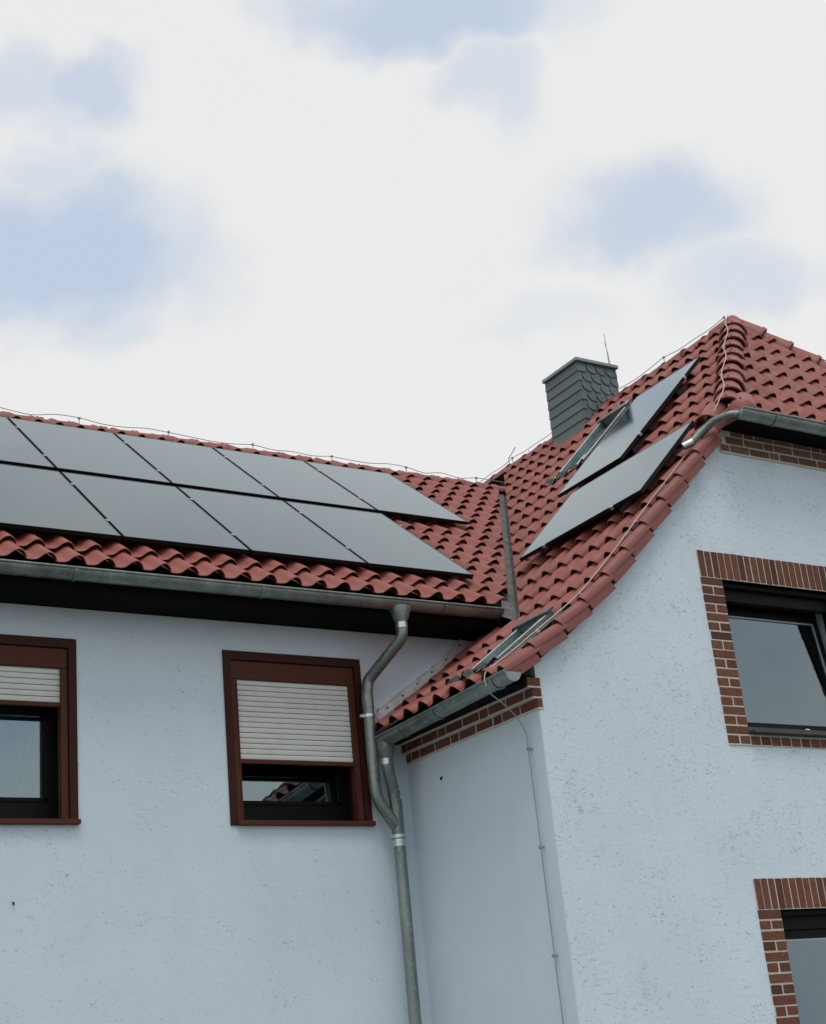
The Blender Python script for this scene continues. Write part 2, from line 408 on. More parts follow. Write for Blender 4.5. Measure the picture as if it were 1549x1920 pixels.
W2A,W2B,W1B,WT,WB=-1.7501,-.4148,-3.0333,3.5795,2.0997
W1A=W1B-(W2B-W2A)
holes=[(W2A+.03,W2B-.03,WB+.02,WT-.03),(W1A+.03,W1B-.03,WB+.02,WT-.03)]
mb=wall_mesh(-9,.98,GROUND,lambda u:3.868,holes,[],0,.34,lambda u,dp,z:Vector((u,dp,z)))
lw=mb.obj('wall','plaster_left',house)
# closing walls and ceiling out of sight so that the rooms are dark
mb=MB(); mb.box(-9.3,-9,0,7.1,GROUND,3.85); mb.box(-9,-.3,6.9,7.2,GROUND,3.85); mb.box(-9,.9,.34,6.9,3.70,3.82); mb.box(-9,-.35,1.6,1.75,GROUND,3.7)
mb.add([(-9,0,3.85),(-9,7.2,3.85),(-9,3.557,7.0)],[(0,1,2)])
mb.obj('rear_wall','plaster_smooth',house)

# gabled house walls
XU=1.9483; ZU=2.4212; ZLW=1.0588; OX0=XU+.245; OX1=OX0+1.50; XE=OX1+.245
gtop=lambda x: min(zw(x if x<WRX else 2*WRX-x)-.10, 5.42)
brk=[.1*i for i in range(0,14)]+[2.0,2.2,2.4,2.5,2.53,2.56]
xs_top=[x for x in brk]+[2*WRX-x for x in brk]
win_holes=[(OX0,OX1,ZU+.10,ZU+1.5),(OX0,OX1,ZLW-1.4,ZLW)]
mb=wall_mesh(0,2*WRX,GROUND,gtop,win_holes,xs_top,0,.34,lambda u,dp,z:Vector((u,-D+dp,z)))
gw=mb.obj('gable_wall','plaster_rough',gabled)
mb=MB(); mb.box(-.004,.30,-D+.004,.0,GROUND,2.639)
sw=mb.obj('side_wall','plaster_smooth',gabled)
mb=MB(); mb.box(0.345,9.2,-D+.345,-D+.36,GROUND-.01,GROUND-.005)
mb=MB(); mb.box(9.25,9.58,-D+.34,8,GROUND,2.9); mb.box(0,9.58,8,8.3,GROUND,2.9); mb.box(.34,9.25,-D+.34,8,1.55,1.75); mb.box(.34,9.25,0,.15,GROUND,2.9)
mb.box(.36,9.2,-D+.345,0,2.75,2.88)
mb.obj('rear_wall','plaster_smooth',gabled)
# small rusty fixings left in the plaster
mb=MB(); mb.tube([(-3.538,.01,1.53),(-3.538,-.018,1.525),(-3.536,-.022,1.505)],.006,6); mb.obj('wall_hook','anthracite',house)
mb=MB(); mb.tube([(.01,-.536,2.42),(-.018,-.536,2.415),(-.022,-.535,2.395)],.008,6); mb.obj('wall_hook','anthracite',gabled)

# ------------------------------------------------------------------ roof decks (under the tiles)
mb=MB()
a=Vector((-9.3,LEAVE+.05,zl(LEAVE+.05)-.06)); 
def deck(mb,pts,th):
    n=(Vector(pts[1])-Vector(pts[0])).cross(Vector(pts[2])-Vector(pts[0])).normalized()
    if n.z<0: n=-n
    top=[Vector(p) for p in pts]; bot=[p-n*th for p in top]; k=len(pts)
    mb.add(top+bot,[tuple(range(k)),tuple(range(k,2*k))[::-1]]+[(i,(i+1)%k,k+(i+1)%k,k+i) for i in range(k)])
y0=LEAVE+.06
deck(mb,[(-9.3,y0,zl(y0)-.055),(.99,y0,zl(y0)-.055),(4.15,RY,RZ-.055),(-9.3,RY,RZ-.055)],.06)
deck(mb,[(-9.3,RY,RZ-.055),(4.2,RY,RZ-.055),(4.2,2*RY-y0,zl(y0)-.055),(-9.3,2*RY-y0,zl(y0)-.055)],.06)
roofL=mb.obj('roof','dark_wood',house)
mb=MB(); xs=[WEX+.04+.1*i for i in range(0,14)]+[2,3,4,WRX]
off=.06
def hipx(y): return (zh(y)-2.933)/1.025
pts=[(x,zw(x)-off) for x in xs]
for (xa,za),(xb,zb) in zip(pts,pts[1:]):
    def ylow(x): return max(VERGE+.05, HYA+(zw(x)-WRZ)/HT+.02) if x>2.4 else VERGE+.05
    deck(mb,[(xa,ylow(xa),za),(xa,8,za),(xb,8,zb),(xb,ylow(xb),zb)],.05)
    deck(mb,[(2*WRX-xa,ylow(xa),za),(2*WRX-xb,ylow(xb),zb),(2*WRX-xb,8,zb),(2*WRX-xa,8,za)],.05)
hy=HY0+.06
deck(mb,[(hipx(hy),hy,zh(hy)-off),(2*WRX-hipx(hy),hy,zh(hy)-off),(WRX,HYA,WRZ-off)],.05)
roofW=mb.obj('roof','dark_wood',gabled)

# eave boards
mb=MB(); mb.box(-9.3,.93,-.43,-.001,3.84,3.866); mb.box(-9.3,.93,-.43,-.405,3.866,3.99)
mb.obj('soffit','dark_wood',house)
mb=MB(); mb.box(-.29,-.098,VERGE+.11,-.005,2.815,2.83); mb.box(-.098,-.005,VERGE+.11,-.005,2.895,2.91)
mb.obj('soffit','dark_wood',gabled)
mb=MB(); mb.box(2.46,2*WRX-2.46,-2.27,-D-.002,5.424,5.446)
mb.obj('soffit','dark_wood',gabled)
mb=MB(); mb.add([(2.40,-2.285,5.40),(2.46,-2.285,5.40),(2.46,-D-.06,5.40),(2.36,-D-.06,5.32),(2.40,-2.285,5.53),(2.46,-2.285,5.53),(2.46,-D-.06,5.53),(2.36,-D-.06,5.42)],
   [(0,3,2,1),(4,5,6,7),(0,1,5,4),(1,2,6,5),(2,3,7,6),(3,0,4,7)]); mb.obj('eave_end_board','verge',gabled)

# ------------------------------------------------------------------ roof tiles
TW=.239
PROF=[(0,.002),(.12,-.003),(.28,0),(.39,.009),(.48,.028),(.57,.050),(.67,.065),(.77,.068),(.87,.057),(.95,.038),(1.015,.013)]
def tile_shape(w,g,lap=.06,th=.013,rise=.048):
    mb=MB(); n=len(PROF); L=g+lap; w2=w*1.0
    nose=[Vector((u*w2,0,h+rise)) for u,h in PROF]; head=[Vector((u*w2,L,h-.004)) for u,h in PROF]
    mid=[Vector((u*w2,.012,h+rise+.001)) for u,h in PROF]
    low=[Vector((u*w2,.006,h+rise-th)) for u,h in PROF]
    noseb=[Vector((u*w2,0,h+rise-.004)) for u,h in PROF]
    mb.add(mid+head,[(i,i+1,n+i+1,n+i) for i in range(n-1)])
    mb.add(noseb+mid,[(i,i+1,n+i+1,n+i) for i in range(n-1)])
    mb.add(low+noseb,[(i,i+1,n+i+1,n+i) for i in range(n-1)])
    mb.add([mid[0],head[0],low[0]],[(0,1,2)]); mb.add([mid[-1],low[-1],head[-1]],[(0,1,2)])
    return mb
def make_tile_mesh(shape,name):
    # merge so that each tile is one island (shared random colour)
    vs=[];key={};fs=[]
    for f in shape.f:
        q=[]
        for i in f:
            v=shape.v[i]; k=(round(v.x,5),round(v.y,5),round(v.z,5))
            if k not in key: key[k]=len(vs); vs.append(v)
            q.append(key[k])
        if len(set(q))>=3: fs.append(tuple(dict.fromkeys(q)))
    me=mesh_data(name,vs,fs,MAT['tile'],True); me.set_sharp_from_angle(angle=R(38)); return me,vs,fs
def inpoly(x,y,P):
    c=False; j=len(P)-1
    for i in range(len(P)):
        if (P[i][1]>y)!=(P[j][1]>y) and x<(P[j][0]-P[i][0])*(y-P[i][1])/(P[j][1]-P[i][1])+P[i][0]: c=not c
        j=i
    return c

# solar panel planes (needed to know which tiles are covered)
SP_W,SP_H,SP_G,SP_R=1.1524,1.943,.02,.128
n1=Vector((0,-math.sin(LS),math.cos(LS))); v1=Vector((0,math.cos(LS),math.sin(LS))); u1=Vector((1,0,0))
P00=Vector((.8563,-.1562,4.4539))
n2=Vector((-math.sin(WS),0,math.cos(WS))); v2=Vector((math.cos(WS),0,math.sin(WS))); u2=Vector((0,-1,0))
def wpl(x,y,o): return Vector((x,y,2.933+1.025*x))+n2*o
panels=[]      # (origin lower left corner, u, v, n, w, h)
for i in range(6): panels.append((P00+u1*(-(i)*(SP_W+SP_G))+v1*(SP_H+SP_R),u1,v1,n1,SP_W,SP_H,'upper',i))
for i in range(5): panels.append((P00+u1*(-(i+1)*(SP_W+SP_G)),u1,v1,n1,SP_W,SP_H,'lower',i))
A0=Vector((1.4963,-.0332,4.7247)); B0=Vector((2.4318,.392,5.6836))
panels.append((A0,u2,v2,n2,1.87,1.13,'wing',0)); panels.append((B0,u2,v2,n2,1.07,1.955,'wing',1))
cover=[]
for (o,u,v,n,w,h,row,i) in panels:
    cover.append([pix(p)[:2] for p in (o,o+u*w,o+u*w+v*h,o+v*h)])
def shows(p):
    x,y,w=pix(p)
    if not(-30<x<1580 and -30<y<1950): return False
    return not any(inpoly(x,y,P) for P in cover)

def lay(roof, tiles, limit, small='roof_tiling'):
    """tiles: (mesh, verts, faces, matrix or None, centre). The nearest that show become objects, the rest one part."""
    sc=[]
    for t in tiles:
        c=t[4]; sc.append((0 if shows(c) else 1,(c-CAM).length,t))
    sc.sort(key=lambda q:(q[0],q[1]))
    rest=MB()
    for k,(hid,dist,t) in enumerate(sc):
        me,vs,fs,mw,c=t
        if k<limit and not hid:
            if me is None: me=mesh_data('roof_tile',vs,fs,MAT['tile'],True); me.set_sharp_from_angle(angle=R(38))
            ob('roof_tile',me,roof,mw)
        else:
            rest.add([mw@v for v in vs],fs)
    if rest.v:
        me=mesh_data(small,rest.v,rest.f,MAT['tile'],True); me.set_sharp_from_angle(angle=R(38))
        tag(ob(small,me,roof),kind='stuff')
def frame(o,u,v,n): return Matrix(((u.x,v.x,n.x,o.x),(u.y,v.y,n.y,o.y),(u.z,v.z,n.z,o.z),(0,0,0,1)))
def jitter(mw):
    return mw@Matrix.Translation((random.gauss(0,.0015),random.gauss(0,.003),random.gauss(0,.0012)))@Matrix.Rotation(random.gauss(0,.006),4,'Z')@Matrix.Rotation(random.gauss(0,.005),4,'X')
def put(tiles,mdat,mw,clips):
    me,vs,fs=mdat; c=mw@Vector((TW*.6,.15,.03))
    if not clips: tiles.append((me,vs,fs,mw,c)); return
    wv=[mw@v for v in vs]; cut=False
    for n,k in clips:
        d=[n.dot(v)-k for v in wv]
        if min(d)>=0: return
        if max(d)>0: cut=True
    if not cut: tiles.append((me,vs,fs,mw,c)); return
    f2=fs; v2_=wv
    for n,k in clips:
        v2_,f2=clip(v2_,f2,n,k)
    if not f2: return
    # weld
    vs2=[];key={};fs2=[]
    for f in f2:
        q=[]
        for i in f:
            p=v2_[i]; kk=(round(p.x,4),round(p.y,4),round(p.z,4))
            if kk not in key: key[kk]=len(vs2); vs2.append(p)
            q.append(key[kk])
        q=list(dict.fromkeys(q))
        if len(q)>=3: fs2.append(tuple(q))
    if not fs2: return
    cc=sum(vs2,Vector())/len(vs2)
    tiles.append((None,vs2,fs2,Matrix(),cc))
# valley (plan line)
V0=Vector((.94,-.61,0)); V1=Vector((4.28,3.74,0)); vd=(V1-V0).normalized(); vn=Vector((vd.y,-vd.x,0)); vk=vn.dot(V0)
# long house tiles
LG=.3255
tmL=make_tile_mesh(tile_shape(TW,LG),'roof_tile')
tiles=[]; rows=int((RY-LEAVE)/math.cos(LS)/LG)+1
for r in range(rows):
    sd_=r*LG; o_y=LEAVE+sd_*math.cos(LS)
    for cidx in range(-27,19):
        x=-.01+cidx*TW
        o=Vector((x,o_y,zl(o_y)-.02))
        if x>(o_y-V0.y)*(V1.x-V0.x)/(V1.y-V0.y)+V0.x+.5: continue
        clips=[(vn,vk-.06),(Vector((0,1,0)),RY+.03)]
        if r<2: clips[0]=(Vector((1,0,0)),.93+.0*r) if r==0 else clips[0]
        put(tiles,tmL,jitter(frame(o,u1,v1,n1)),clips)
lay(roofL,tiles,300)
# gabled house: slope towards the camera's left
WG=.365
def s_to_x(s):
    # arc length along the slope profile from the eave
    x=WEX; acc=0; st=.01
    while acc<s:
        dz=zw(x+st)-zw(x); acc+=math.hypot(st,dz); x+=st
    return x
hd=Vector((WRX-hipx(-2.2),HYA+2.2,0)).normalized(); hn=Vector((hd.y,-hd.x,0)); hk=hn.dot(Vector((hipx(-2.2),-2.2,0)))   # hn points to the hip side
tmW=make_tile_mesh(tile_shape(TW,WG),'roof_tile')
tiles=[]; rowsW=[]; s=0
while True:
    x=s_to_x(s)
    if x>WRX-.05: break
    x2=s_to_x(s+WG+.05); rowsW.append((x,x2,s)); s+=WG
UPSKY=(3.36,4.24,.96,1.50); LOSKY=(-.20,.48,-1.76,-1.30)
CHX0,CHX1,CHY0,CHY1=4.40,5.03,2.03,2.70
def hole_clip(x,x2,y_left,box):   # tile spans y_left-TW .. y_left
    return x2-.22>box[0] and x<box[1] and y_left>box[2]+.02 and y_left-TW<box[3]-.02
YV=VERGE+.155
for (x,x2,s) in rowsW:
    d=Vector((x2-x,0,zw(x2)-zw(x))).normalized(); nn=Vector((-d.z,0,d.x))
    for cidx in range(0,34):
        yl=YV+TW*(cidx+1)           # left edge (far side); the tile runs towards -Y
        if yl>5.6: continue
        o=Vector((x,yl,zw(x)))+nn*(-.02)
        low=x<.80
        if low and yl>.02+TW: continue
        clips=[]
        if low: clips.append((Vector((0,1,0)),-.012))
        else:   clips.append((-vn,-(vk+.03)))
        clips.append((hn,hk-.02))
        if x2>WRX: clips.append((Vector((1,0,0)),WRX+.02))
        if hole_clip(x,x2,yl,LOSKY) or (hole_clip(x,x2,yl,UPSKY)): 
            continue
        if x>4.05 and CHY0+.02<yl-TW*.5<CHY1-.02: 
            if x>4.3: continue
            clips.append((Vector((1,0,0)),CHX0+.02))
        put(tiles,tmW,jitter(frame(o,u2,d,nn)),clips)
# half hip
n3=Vector((0,-math.sin(HS),math.cos(HS))); v3=Vector((0,math.cos(HS),math.sin(HS)))
hn2=Vector((-hn.x,hn.y,0)); hk2=hn2.dot(Vector((2*WRX-hipx(-2.2),-2.2,0)))
r=0
while True:
    oy=HY0+r*WG*math.cos(HS)
    if oy>HYA: break
    for cidx in range(0,23):
        x=2.16+cidx*.243
        o=Vector((x,oy,zh(oy)-.02))
        put(tiles,tmW,jitter(frame(o,u1,v3,n3)),[(-hn,-(hk+.02)),(-hn2,-(hk2+.02)),(Vector((0,1,0)),HYA+.03)])
    r+=1
lay(roofW,tiles,300)

# valley sheet: two folded strips
def strip(mb,p,q,w,zf,o):
    a,b=Vector(p),Vector(q); side=Vector((vn.x,vn.y,0))
    mb.add([Vector((t.x,t.y,zf(t)+o)) for t in (a,a+side*w,b+side*w,b)],[(0,1,2,3)])
mb=MB(); e0=V0-vd*.10; e1=V1-vd*.02
seg=7
for i in range(seg):
    p=e0+(e1-e0)*(i/seg); q=e0+(e1-e0)*((i+1)/seg)+vd*.05; oo=.002*((i+1)%2)
    def zmin(t): return max(zl(t.y),2.933+1.025*t.x)
    for w in (.13,-.13):
        if w<0: strip(mb,p,q,w,lambda t: zl(t.y),-.028+oo)
        else: strip(mb,p,q,w,lambda t: 2.933+1.025*t.x,-.028+oo)
mb.obj('valley_flashing','lead',roofW)

# ridge, hip caps
def cap_mesh(L,r0,r1,ball=False,seg=12):
    mb=MB(); st=[(0,r0+.006),(.018,r0+.008),(.05,r0),(L,r1)]
    if ball: st=[(-.095,.012),(-.085,.045),(-.06,.078),(-.03,.1),(0,r0+.002),(.05,r0),(L,r1)]
    for (y,r) in st:
        for k in range(seg+1):
            a=math.pi*(k/seg)*1.06-.03*math.pi
            mb.v.append(Vector((math.cos(a)*r*1.05,y,math.sin(a)*r)))
    m_=seg+1
    for i in range(len(st)-1):
        for k in range(seg): mb.f.append((i*m_+k,i*m_+k+1,(i+1)*m_+k+1,(i+1)*m_+k))
    # lower lip thickness
    b=len(mb.v)
    if not ball:
        for k in range(seg+1):
            a=math.pi*(k/seg)*1.06-.03*math.pi; mb.v.append(Vector((math.cos(a)*(r0-.012)*1.05,.004,math.sin(a)*(r0-.012))))
        for k in range(seg): mb.f.append((b+k,b+k+1,k+1,k))
    # nail knob
    mb.box(-.010,.010,.03,.055,r0-.004,r0+.016)
    return mb
def caps(name,p,q,step,r0,r1,up,parent,rnd=.004):
    p,q=Vector(p),Vector(q); L=(q-p).length; n=max(1,round(L/step)); d=(q-p)/L; st=L/n
    me=mesh_data(name,*(lambda m:(m.v,m.f))(cap_mesh(st+.05,r0,r1)),MAT['cap'],True); me.set_sharp_from_angle(angle=R(42))
    x=d.cross(up).normalized(); z=x.cross(d)
    for i in range(n):
        o=p+d*(st*i)+Vector((random.gauss(0,rnd),random.gauss(0,rnd),random.gauss(0,rnd*.6)))
        ob(name,me,parent,frame(o,x,d,z)@Matrix.Rotation(random.gauss(0,.012),4,'Z'))
UP=Vector((0,0,1))
caps('ridge_tile',(4.22,RY,RZ-.045),(-6.6,RY,RZ-.045),.37,.105,.09,UP,roofL)
caps('ridge_tile',(WRX,HYA+.05,WRZ-.045),(WRX,5.6,WRZ-.045),.37,.115,.098,UP,roofW)
hp0=Vector((hipx(-2.02),-2.02,zh(-2.02)-.03)); hp1=Vector((WRX,HYA,WRZ-.03))
hup=(n2+n3).normalized()
caps('hip_tile',hp0+ (hp1-hp0).normalized()*.05,hp1,.335,.142,.108,hup,roofW)
hq0=Vector((2*WRX-hp0.x,hp0.y,hp0.z)); caps('hip_tile',hq0,hp1,.335,.142,.108,Vector((-hup.x,hup.y,hup.z)),roofW)
# rounded starter caps at the foot of the hip
d=(hp1-hp0).normalized(); x=d.cross(hup).normalized(); z=x.cross(d)
me=mesh_data('hip_starter_tile',*(lambda m:(m.v,m.f))(cap_mesh(.30,.132,.12,True)),MAT['cap'],True)
ds=Vector((-.35,.75,.42)).normalized(); xs_=ds.cross(hup).normalized(); zs_=xs_.cross(ds)
ob('hip_starter_tile',me,roofW,frame(hp0-d*.04+Vector((.10,-.08,-.01)),x,d,z))
me=mesh_data('hip_starter_tile',*(lambda m:(m.v,m.f))(cap_mesh(.30,.125,.115)),MAT['cap'],True); me.set_sharp_from_angle(angle=R(42))
d2=Vector((v2.x,.18,v2.z)).normalized(); x2_=d2.cross(n2).normalized(); z2_=x2_.cross(d2)
ob('hip_starter_tile',me,roofW,frame(Vector((2.46,-1.93,zw(2.46)))+n2*.03,x2_,d2,z2_))
# apex cap where ridge and hips meet
mb=cap_mesh(.34,.14,.12,True); me=mesh_data('ridge_starter_tile',mb.v,mb.f,MAT['cap'],True)
ob('ridge_starter_tile',me,roofW,frame(Vector((WRX,HYA-.04,WRZ-.04)),Vector((1,0,0)),Vector((0,1,.05)).normalized(),UP))

# verge tiles on the gable: roll plus hanging flap
def verge_mesh(L):
    mb=MB(); w=YV-VERGE+.02; lap=.05
    pr=[(-.02,.012),(.03,.002),(.065,.006),(.082,.030),(.10,.052),(.122,.062),(.145,.056),(.165,.036),(.177,.008),(.178,-.012)]
    n=len(pr); rise=.034; T=L+lap
    def row(y,dz): return [Vector((u,y,h+dz)) for u,h in pr]
    a=row(0,rise); b=row(T,-.004); l=row(.006,rise-.016)
    mb.add(a+b,[(i,i+1,n+i+1,n+i) for i in range(n-1)]); mb.add(l+a,[(i,i+1,n+i+1,n+i) for i in range(n-1)])
    # flap: an upright plate along the edge, dropping .125 below the surface, ends slightly oblique
    y0,y1=.010,T-.062
    P=[Vector((.168,y0,rise-.004)),Vector((.168,y1,.0)),Vector((.168,y1,-.086)),Vector((.168,y0,rise-.092))]
    Q=[Vector((.150,p.y,p.z)) for p in P]
    P[0].x+=.006;P[3].x+=.006
    mb.add(P+Q,[(0,1,2,3),(7,6,5,4),(0,4,5,1),(1,5,6,2),(2,6,7,3),(3,7,4,0)])
    return mb
vm=verge_mesh(WG); vme=mesh_data('verge_tile',vm.v,vm.f,MAT['verge'],True); vme.set_sharp_from_angle(angle=R(38))
vmt=vme
for (x,x2,s) in rowsW:
    if x>2.32: break
    d=Vector((x2-x,0,zw(x2)-zw(x))).normalized(); nn=Vector((-d.z,0,d.x))
    ob('verge_tile',vmt,roofW,jitter(frame(Vector((x,YV,zw(x)))+nn*(-.02),u2,d,nn)))

# ------------------------------------------------------------------ gutters and pipes
def gutter(name,p,q,r,parent,front,straps=(),mat='zinc'):
    """half-round gutter from p to q; front = unit vector to the open front side"""
    p,q,front=Vector(p),Vector(q),Vector(front); d=(q-p).normalized(); mb=MB(); K=14; L=(q-p).length
    def prof(rr): return [(-math.cos(math.pi*k/K)*rr, -math.sin(math.pi*k/K)*rr) for k in range(K+1)]   # from back rim to front rim
    outp=prof(r); inn=prof(r-.004)
    outp=[(-r,.03)]+outp; inn=[(-r+.004,.03)]+inn
    def P(t,c): return p+d*t+front*c[0]+UP*c[1]
    m_=len(outp)
    for ring in (outp,inn):
        b=len(mb.v)
        for t in (0,L): mb.v+= [P(t,c) for c in ring]
        for k in range(m_-1): mb.f.append((b+k,b+k+1,b+m_+k+1,b+m_+k))
    mb.tube([P(0,(r+.004,.004)),P(L,(r+.004,.004))],.011,8)
    for t in (0,L):       # stop ends
        e=[P(t,c) for c in outp[1:]]; mb.add(e+[v+d*(.004 if t==0 else -.004) for v in e],[tuple(range(len(e))),tuple(range(len(e),2*len(e)))])
    g=auto_smooth(mb.obj(name,mat,parent),50)
    for t in straps:
        sb=MB(); w=.014
        ring=prof(r+.004)[3:]
        vs=[P(t-w,c) for c in ring]+[P(t+w,c) for c in ring]+[P(t-w,(c[0]*1.05,c[1]*1.05)) for c in ring]+[P(t+w,(c[0]*1.05,c[1]*1.05)) for c in ring]; k=len(ring)
        fs=[]
        for i in range(k-1):
            fs+=[(2*k+i,2*k+i+1,3*k+i+1,3*k+i),(i,i+1,2*k+i+1,2*k+i),(k+i,k+i+1,3*k+i+1,3*k+i)]
        sb.add(vs,fs); sb.obj('gutter_strap',mat,g)
    return g
GLY,GLZ=-.545,3.985
gl=gutter('gutter',(-9.3,GLY+.06,GLZ-.004),(.84,GLY+.06,GLZ-.004),.076,house,(0,-1,0),straps=(9.3-3.22,9.3-1.605,9.3+.215))
gwg=gutter('gutter',(-.335,-2.155,2.880),(-.335,-.05,2.822),.076,gabled,(-1,0,0),straps=(.20,1.06,1.62))
ghg=gutter('gutter',(2.42,-2.345,5.455),(7.16,-2.345,5.455),.076,gabled,(0,-1,0),straps=(.43,1.6,2.8,4))
def funnel(name,c,top_w,axis,r,h,parent):
    """outlet: wide at the gutter, narrowing to the pipe"""
    c=Vector(c); mb=MB(); a=Vector(axis); b=UP.cross(a); S=16; rings=[]
    for (z,wu,wv,sq) in ((.03,top_w,.068,.0),(-.01,top_w*.97,.07,.0),(-h*.62,r*1.18,r*1.1,.0),(-h*.75,r*1.04,r*1.04,1),(-h,r*1.02,r*1.02,1)):
        ring=[]
        for k in range(S):
            w=2*math.pi*k/S; cx,cy=math.cos(w),math.sin(w)
            if not sq:
                e=.6; cx=math.copysign(abs(cx)**e,cx); cy=math.copysign(abs(cy)**e,cy)
            ring.append(c+a*(cx*wu)+b*(cy*wv)+UP*z)
        rings.append(ring)
    for i,ring in enumerate(rings): mb.v+=ring
    for i in range(len(rings)-1):
        for k in range(S): mb.f.append((i*S+k,i*S+(k+1)%S,(i+1)*S+(k+1)%S,(i+1)*S+k))
    return auto_smooth(mb.obj(name,'zinc',parent),35)
PX=-.235
funnel('outlet_funnel',(PX+.0,GLY+.062,3.925),.10,(1,0,0),.052,.16,gl)
funnel('outlet_funnel',(-.335,-.20,2.775),.085,(0,1,0),.052,.17,gwg)
# downpipe of the long house: swan neck, drop, then a branch into the other pipe
path=fillet([(PX,GLY+.062,3.80),(PX,GLY+.062,3.66),(-.405,-.115,3.36),(-.425,-.115,3.25),(-.425,-.115,2.40),(-.405,-.12,2.29),(-.30,-.14,2.135),(-.275,-.145,2.10)],.13,6)
mb=MB(); mb.tube(path,.051,18); dpl=auto_smooth(mb.obj('downpipe','zinc',house),50)
def ring_on(parent,c,dirv,r,h,mat,name='pipe_collar'):
    c,dv=Vector(c),Vector(dirv).normalized(); mb=MB(); mb.tube([c-dv*h/2,c+dv*h/2],r,18); return auto_smooth(mb.obj(name,mat,parent),50)
ring_on(dpl,(PX,GLY+.062,3.765),(0,0,1),.0545,.05,'bright_zinc'); ring_on(dpl,(-.425,-.115,3.16),(0,0,1),.0535,.10,'zinc')
ring_on(dpl,(-.425,-.115,2.50),(0,0,1),.0535,.06,'zinc')
ring_on(dpl,(-.285,-.143,2.115),(.105,-.02,-.155),.057,.09,'zinc')
def clampring(parent,c,wall_dir):
    c=Vector(c); w=Vector(wall_dir); mb=MB(); mb.tube([c-UP*.014,c+UP*.014],.0575,18)
    mb.tube([c+w*.05,c+w*.13],.006,6); s_=w.cross(UP); mb.box(*(lambda p:(p.x-.018,p.x+.018,p.y-.012,p.y+.012,p.z-.012,p.z+.012))(c+s_*.075))
    mb.box(*(lambda p:(p.x-.018,p.x+.018,p.y-.012,p.y+.012,p.z-.012,p.z+.012))(c-s_*.068))
    return auto_smooth(mb.obj('pipe_clamp','bright_zinc',parent),50)
clampring(dpl,(-.425,-.115,3.035),(0,1,0))
path=fillet([(-.335,-.20,2.66),(-.335,-.20,2.57),(-.275,-.16,2.40),(-.262,-.15,2.33),(-.252,-.15,2.2),(-.252,-.15,GROUND)],.10,6)
mb=MB(); mb.tube(path,.051,18); dpw=auto_smooth(mb.obj('downpipe','zinc',gabled),50)
ring_on(dpw,(-.335,-.20,2.615),(0,0,1),.0545,.05,'bright_zinc')
ring_on(dpw,(-.262,-.152,2.36),(-.012,.01,-.1),.055,.03,'zinc')
ring_on(dpw,(-.252,-.15,2.13),(0,0,1),.0535,.34,'zinc'); ring_on(dpw,(-.252,-.15,1.93),(0,0,1),.0535,.06,'bright_zinc')
clampring(dpw,(-.252,-.15,1.985),(0,1,0)); clampring(dpw,(-.252,-.15,-.2),(0,1,0))
mb=MB(); mb.tube([(-.252,-.2025,2.31),(-.252,-.2025,1.97)],.0035,6)
# spout of the half-hip gutter, bent over the verge
mb=MB(); mb.tube(fillet([(2.44,-2.34,5.43),(2.36,-2.30,5.43),(2.29,-2.16,5.42),(2.17,-2.06,5.30),(2.10,-2.02,5.225),(2.045,-1.97,5.20)],.06,5),.034,14,True)
sp=auto_smooth(mb.obj('gutter_spout','zinc',gabled),50)
ring_on(sp,(2.075,-2.0,5.213),(-.6,.5,-.3),.037,.10,'bright_zinc')

# wall flashing where the lower roof meets the long house
mb=MB()
pts=[(-.27+.075*i) for i in range(0,15)]
for o,w,yy in ((.085,.075,-.018),(.183,.012,-.032)): 
    for xa,xb in zip(pts,pts[1:]):
        za,zb=zw(xa)+o-.01,zw(xb)+o-.01
        mb.add([(xa,yy,za),(xb,yy,zb),(xb,yy,zb+w*1.3),(xa,yy,za+w*1.3),(xa,-.001,za-.004),(xb,-.001,zb-.004),(xb,-.001,zb+w*1.3),(xa,-.001,za+w*1.3)],
           [(0,1,2,3),(3,2,6,7),(0,4,5,1)])
fl=mb.obj('wall_flashing','white_strip',gabled)
for i in range(6):
    x=-.17+.17*i; mb=MB(); mb.tube([(x,-.010,zw(x)+.13),(x,-.026,zw(x)+.13)],.008,8); mb.obj('screw_head','anthracite',fl)

